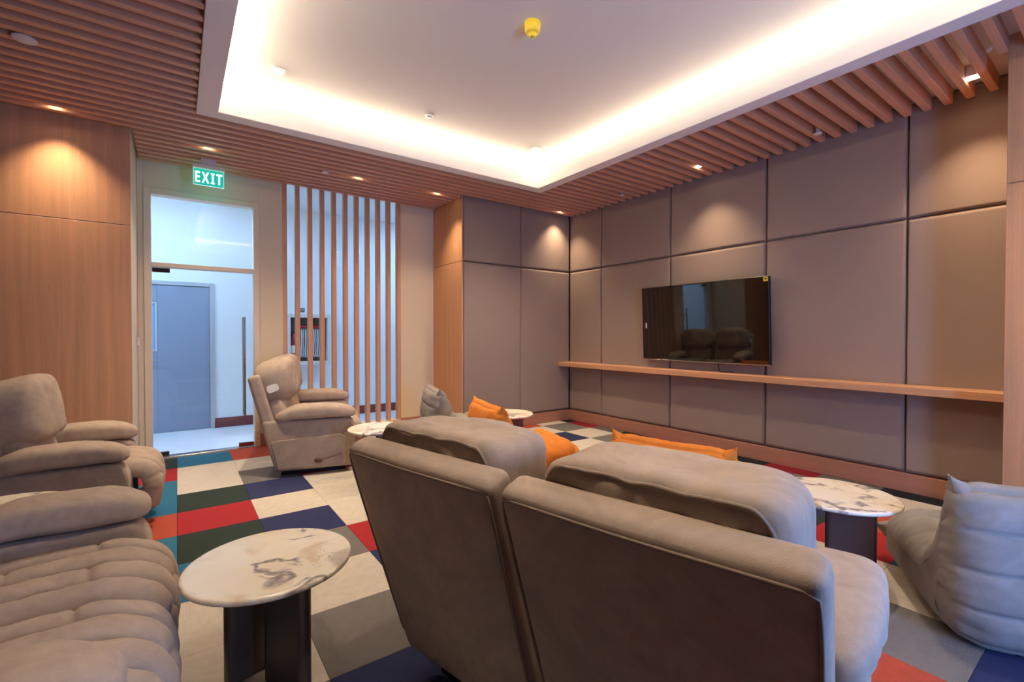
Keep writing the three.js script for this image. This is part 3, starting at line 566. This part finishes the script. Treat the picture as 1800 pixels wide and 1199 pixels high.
function recliner(label, x, z, turn, xt = -0.74, lean = 0.42, lever = 1) {
  const t = thing('recliner', label, 'recliner', [x, 0, z], turn, 'taupe suede recliners');
  const o = { top: 0.985, bottom: 0.30, xt, lean, seat: 0.46, rise: 0.04, headThick: 0.3, head: 0.43 };
  const base = part('base_frame', merge([cbox(-0.36, 0.30, 0.035, 0.10, -0.40, 0.40, 0.005), cbox(-0.46, -0.30, 0.0, 0.04, -0.40, -0.34, 0.004), cbox(-0.46, -0.30, 0.0, 0.04, 0.34, 0.40, 0.004), cbox(0.2, 0.28, 0.0, 0.04, -0.40, -0.34, 0.004), cbox(0.2, 0.28, 0.0, 0.04, 0.34, 0.40, 0.004)]), M.black, t, 'black metal base');
  part('seat_body', place(new RoundedBoxGeometry(0.68, 0.34, 0.62, 3, 0.03), -0.04, 0.25, 0), M.suede, t);
  part('seat_pad', tuftedPad([[-0.34, 0.45], [-0.1, 0.455], [0.12, 0.462], [0.28, 0.46], [0.385, 0.42], [0.415, 0.33], [0.40, 0.22], [0.375, 0.12]], 0.62, 4, 2, 0.062, 0.06), M.suede, t);
  for (const s of [-1, 1]) addArm(t, s, s * 0.415, { front: 0.30, back: -0.47, w: 0.17 });
  addBack(t, 0, 0.72, o);
  if (lever) { const g = merge([tube([[-0.0, 0.155, 0], [0.1, 0.175, 0.006], [0.2, 0.2, 0]], 0.008, 20), cushion(0.075, 0.045, 0.02, 2.4, [8, 6, 6], (v) => v, 0).geo.translate(-0.02, 0.148, 0.004)]); g.translate(-0.02, 0, lever * 0.52); part('release_lever', g, M.lever, t, 'brown wooden release lever'); }
  return t;
}
recliner('taupe suede recliner in front of the left timber wall', -0.56, -4.43, 0.0, -0.52, 0.28);
function recliningSofa(label, x, z, turn, more = {}) {
  const t = thing('reclining_sofa', label, 'sofa', [x, 0, z], turn);
  const o = { top: 0.98, bottom: 0.10, xt: -0.60, lean: 0.307, seat: 0.46, rise: 0.014, headThick: 0.27, head: 0.42, armBack: -0.26, puff: 8, headWide: 0.86, dome: 0, tip: 0.05, ...more };
  part('base_frame', merge([cbox(-0.24, 0.36, 0.0, 0.10, -0.62, 0.62, 0.005)]), M.black, t, 'black metal base');
  for (const s of [-1, 1]) {
    part('seat_body', place(new RoundedBoxGeometry(0.62, 0.34, 0.56, 3, 0.03), 0.08, 0.25, s * 0.285), M.suede, t);
    const pad = tuftedPad([[-0.20, 0.45], [0.02, 0.455], [0.24, 0.462], [0.36, 0.46], [0.465, 0.41], [0.495, 0.32], [0.48, 0.21], [0.455, 0.12]], 0.57, 4, 2, 0.066, 0.06); pad.translate(0, 0, s * 0.285); part('seat_pad', pad, M.suede, t);
    addArm(t, s, s * 0.66, { front: 0.46, back: o.armBack, w: 0.17 });
    addBack(t, s * 0.3765, 0.712, o);
  }
  const lever = merge([tube([[-0.0, 0.155, 0], [0.1, 0.175, 0.006], [0.2, 0.2, 0]], 0.008, 20), cushion(0.075, 0.045, 0.02, 2.4, [8, 6, 6], (v) => v, 0).geo.translate(-0.02, 0.148, 0.004)]); lever.translate(0.12, 0, 0.762); part('release_lever', lever, M.lever, t, 'brown wooden release lever');
  return t;
}
recliningSofa('taupe suede two seat reclining sofa with its back to the marble table, facing the television', 1.249, -1.161, 0.238);
const r1 = recliningSofa('taupe suede two seat reclining sofa with a white tag, standing before the finned window', 1.2, -5.58, -0.24, { xt: -0.52, lean: 0.27, bottom: 0.40, armBack: -0.38, rise: 0.09, headThick: 0.33, puff: 3.6, headWide: 0.92, dome: 0.01, tip: 0 });
{ const tg = part('hang_tag', extrude([[-0.055, -0.038], [0.055, -0.034], [0.05, 0.034], [-0.05, 0.038]], 0.002, 0.0005, 0.03, 1), M.plastic, r1, 'white paper hang tag'); tg.position.set(-0.30, 0.87, 0.722); tg.rotation.set(-0.08, 0, 0.35); }
recliningSofa('taupe suede two seat reclining sofa between the two left marble tables', -0.56, -2.06, 0.0);
// ------------------------------------------------------------ quilted floor chairs
const quiltGeo = (() => {
  // closed side outline, forward +x: nose, seat, back, outer back
  const key = [[0.44, 0.02], [0.50, 0.12], [0.49, 0.27], [0.40, 0.345], [0.25, 0.35], [0.08, 0.335], [-0.06, 0.345], [-0.145, 0.42], [-0.20, 0.54], [-0.25, 0.645], [-0.31, 0.70], [-0.385, 0.685], [-0.43, 0.60], [-0.455, 0.46], [-0.465, 0.30], [-0.45, 0.14], [-0.40, 0.03], [-0.30, 0.0], [0.0, 0.0], [0.32, 0.0]];
  const curve = new THREE.CatmullRomCurve3(key.map(([x, y]) => new THREE.Vector3(x, y, 0)), true, 'centripetal');
  const n = 272, pts = curve.getSpacedPoints(n).slice(0, n), nor = pts.map((p, i) => { const t = new THREE.Vector3().subVectors(pts[(i + 1) % n], pts[(i + n - 1) % n]).normalize(); return new THREE.Vector3(t.y, -t.x, 0); });
  const W = 0.43, zs = []; for (let j = 0; j <= 44; j++) { const t = j / 22 - 1; zs.push(Math.sign(t) * (1 - Math.pow(1 - Math.abs(t), 1.6))); }
  const quilts = 17, pos = [], idx = [];
  zs.forEach((t, j) => {
    const edge = Math.min(1, Math.max(0, (Math.abs(t) - 0.56) / 0.44)), inset0 = 1 - Math.sqrt(Math.max(0, 1 - edge * edge));
    for (let i = 0; i < n; i++) {
      const p = pts[i], m = nor[i], bottom = p.y < 0.015 ? 0 : 1;
      const q = i / n * quilts, f = Math.abs((q % 1) - 0.5) * 2, puff = bottom * (0.024 * Math.pow(1 - Math.pow(f, 3), 0.55) - 0.008) * (1 - 0.85 * edge * edge), inset = inset0 * 0.13 * (1 - 0.45 * smooth(0.45, 0.68, p.y));
      const wr = bottom * (0.006 * N(p.x * 8, p.y * 8, t * 5) + 0.010 * smooth(0.35, 1, Math.abs(t)) * N(i * 0.23, t * 3.0, 7) + 0.004 * N(i * 0.12, t * 24, 2));
      const d = puff + wr - inset;
      const crown = smooth(0.55, 0.7, p.y) * 0.02 * (t * t) ;
      const ang = Math.atan2(p.y - 0.36, p.x + 0.10), folds = bottom * edge * edge * (0.016 * Math.abs(N(ang * 3.2, 4.4, Math.sign(t))) + 0.012 * Math.abs(N(ang * 8, 1.4, t * 2)));
      pos.push(p.x + m.x * d, Math.max(0.0, p.y + m.y * d + crown), t * W * (1 - 0.05 * smooth(0.35, 0.7, p.y)) - Math.sign(t) * folds);
    }
  });
  for (let j = 0; j + 1 < zs.length; j++) for (let i = 0; i < n; i++) { const a = j * n + i, b = j * n + (i + 1) % n, c = a + n, d = b + n; idx.push(a, c, b, b, c, d); }
  const g = new THREE.BufferGeometry(); g.setAttribute('position', new THREE.Float32BufferAttribute(pos, 3)); g.setIndex(idx); g.computeVertexNormals();
  const p0 = g.attributes.position, nn = g.attributes.normal; let s = 0; for (let i = 0; i < p0.count; i++) s += nn.getX(i) * p0.getX(i);
  if (s < 0) { for (let i = 0; i < idx.length; i += 3) [idx[i + 1], idx[i + 2]] = [idx[i + 2], idx[i + 1]]; g.setIndex(idx); g.computeVertexNormals(); }
  const list = [strip(g)];
  for (const e of [0, zs.length - 1]) {                              // flat end patches inside the rounded sides
    const o = e * n, P = Array.from({ length: n }, (_, i) => new THREE.Vector3(pos[3 * (o + i)], pos[3 * (o + i) + 1], pos[3 * (o + i) + 2]));
    const tri = THREE.ShapeUtils.triangulateShape(P.map((q) => new THREE.Vector2(q.x, q.y)), []), cp = [], cn = [];
    for (const [i, j, k] of tri) { for (const q of e ? [P[i], P[j], P[k]] : [P[i], P[k], P[j]]) { cp.push(q.x, q.y, q.z); cn.push(0, 0, e ? 1 : -1); } }
    const cap = new THREE.BufferGeometry(); cap.setAttribute('position', new THREE.Float32BufferAttribute(cp, 3)); cap.setAttribute('normal', new THREE.Float32BufferAttribute(cn, 3)); list.push(cap);
  }
  return boxUV(mergeGeometries(list));
})();
const earGeo = (() => {                                              // pinched corner tuft
  const g = new THREE.SphereGeometry(1, 20, 16), p = g.attributes.position;
  for (let i = 0; i < p.count; i++) { let x = p.getX(i), y = p.getY(i), z = p.getZ(i); const k = smooth(-0.6, 1, y), s = lerp(1, 0.16, Math.pow(k, 0.8)); p.setXYZ(i, x * 0.062 * s + 0.006 * N(y * 5, z * 4, 1), y * 0.06, z * 0.05 * s + 0.008 * Math.abs(N(x * 5, y * 6, 3))); }
  return soft(g);
})();
function quiltedChair(label, x, z, turn, mat) {
  const t = thing('quilted_floor_chair', label, 'floor chair', [x, 0, z], turn, mat === M.orangeQuilt ? 'orange quilted floor chairs' : 'grey quilted floor chairs');
  part('cushion_body', quiltGeo, mat, t);
  for (const s of [-1, 1]) {
    const e = part('corner_tuft', earGeo, mat, t); e.position.set(-0.335, 0.70, s * 0.365); e.rotation.set(s * 0.6, 0, 0.15);
    const f = part('corner_tuft', earGeo, mat, t); f.position.set(0.44, 0.20, s * 0.40); f.rotation.set(s * 1.25, s * -0.5, 0); f.scale.setScalar(1.5);
  }
}
quiltedChair('large grey quilted floor chair beside the timber pier', 3.34, -0.374, Math.PI / 6, M.greyQuilt);
quiltedChair('grey quilted floor chair beside the timber end of the padded block', 2.91, -5.15, -0.276, M.greyQuilt);
quiltedChair('orange quilted floor chair near the marble table by the padded corner', 2.76, -3.70, -0.222, M.orangeQuilt);
quiltedChair('orange quilted floor chair directly between the sofa and the television wall', 2.82, -1.845, 0.222, M.orangeQuilt);

renderer.render(scene, camera);
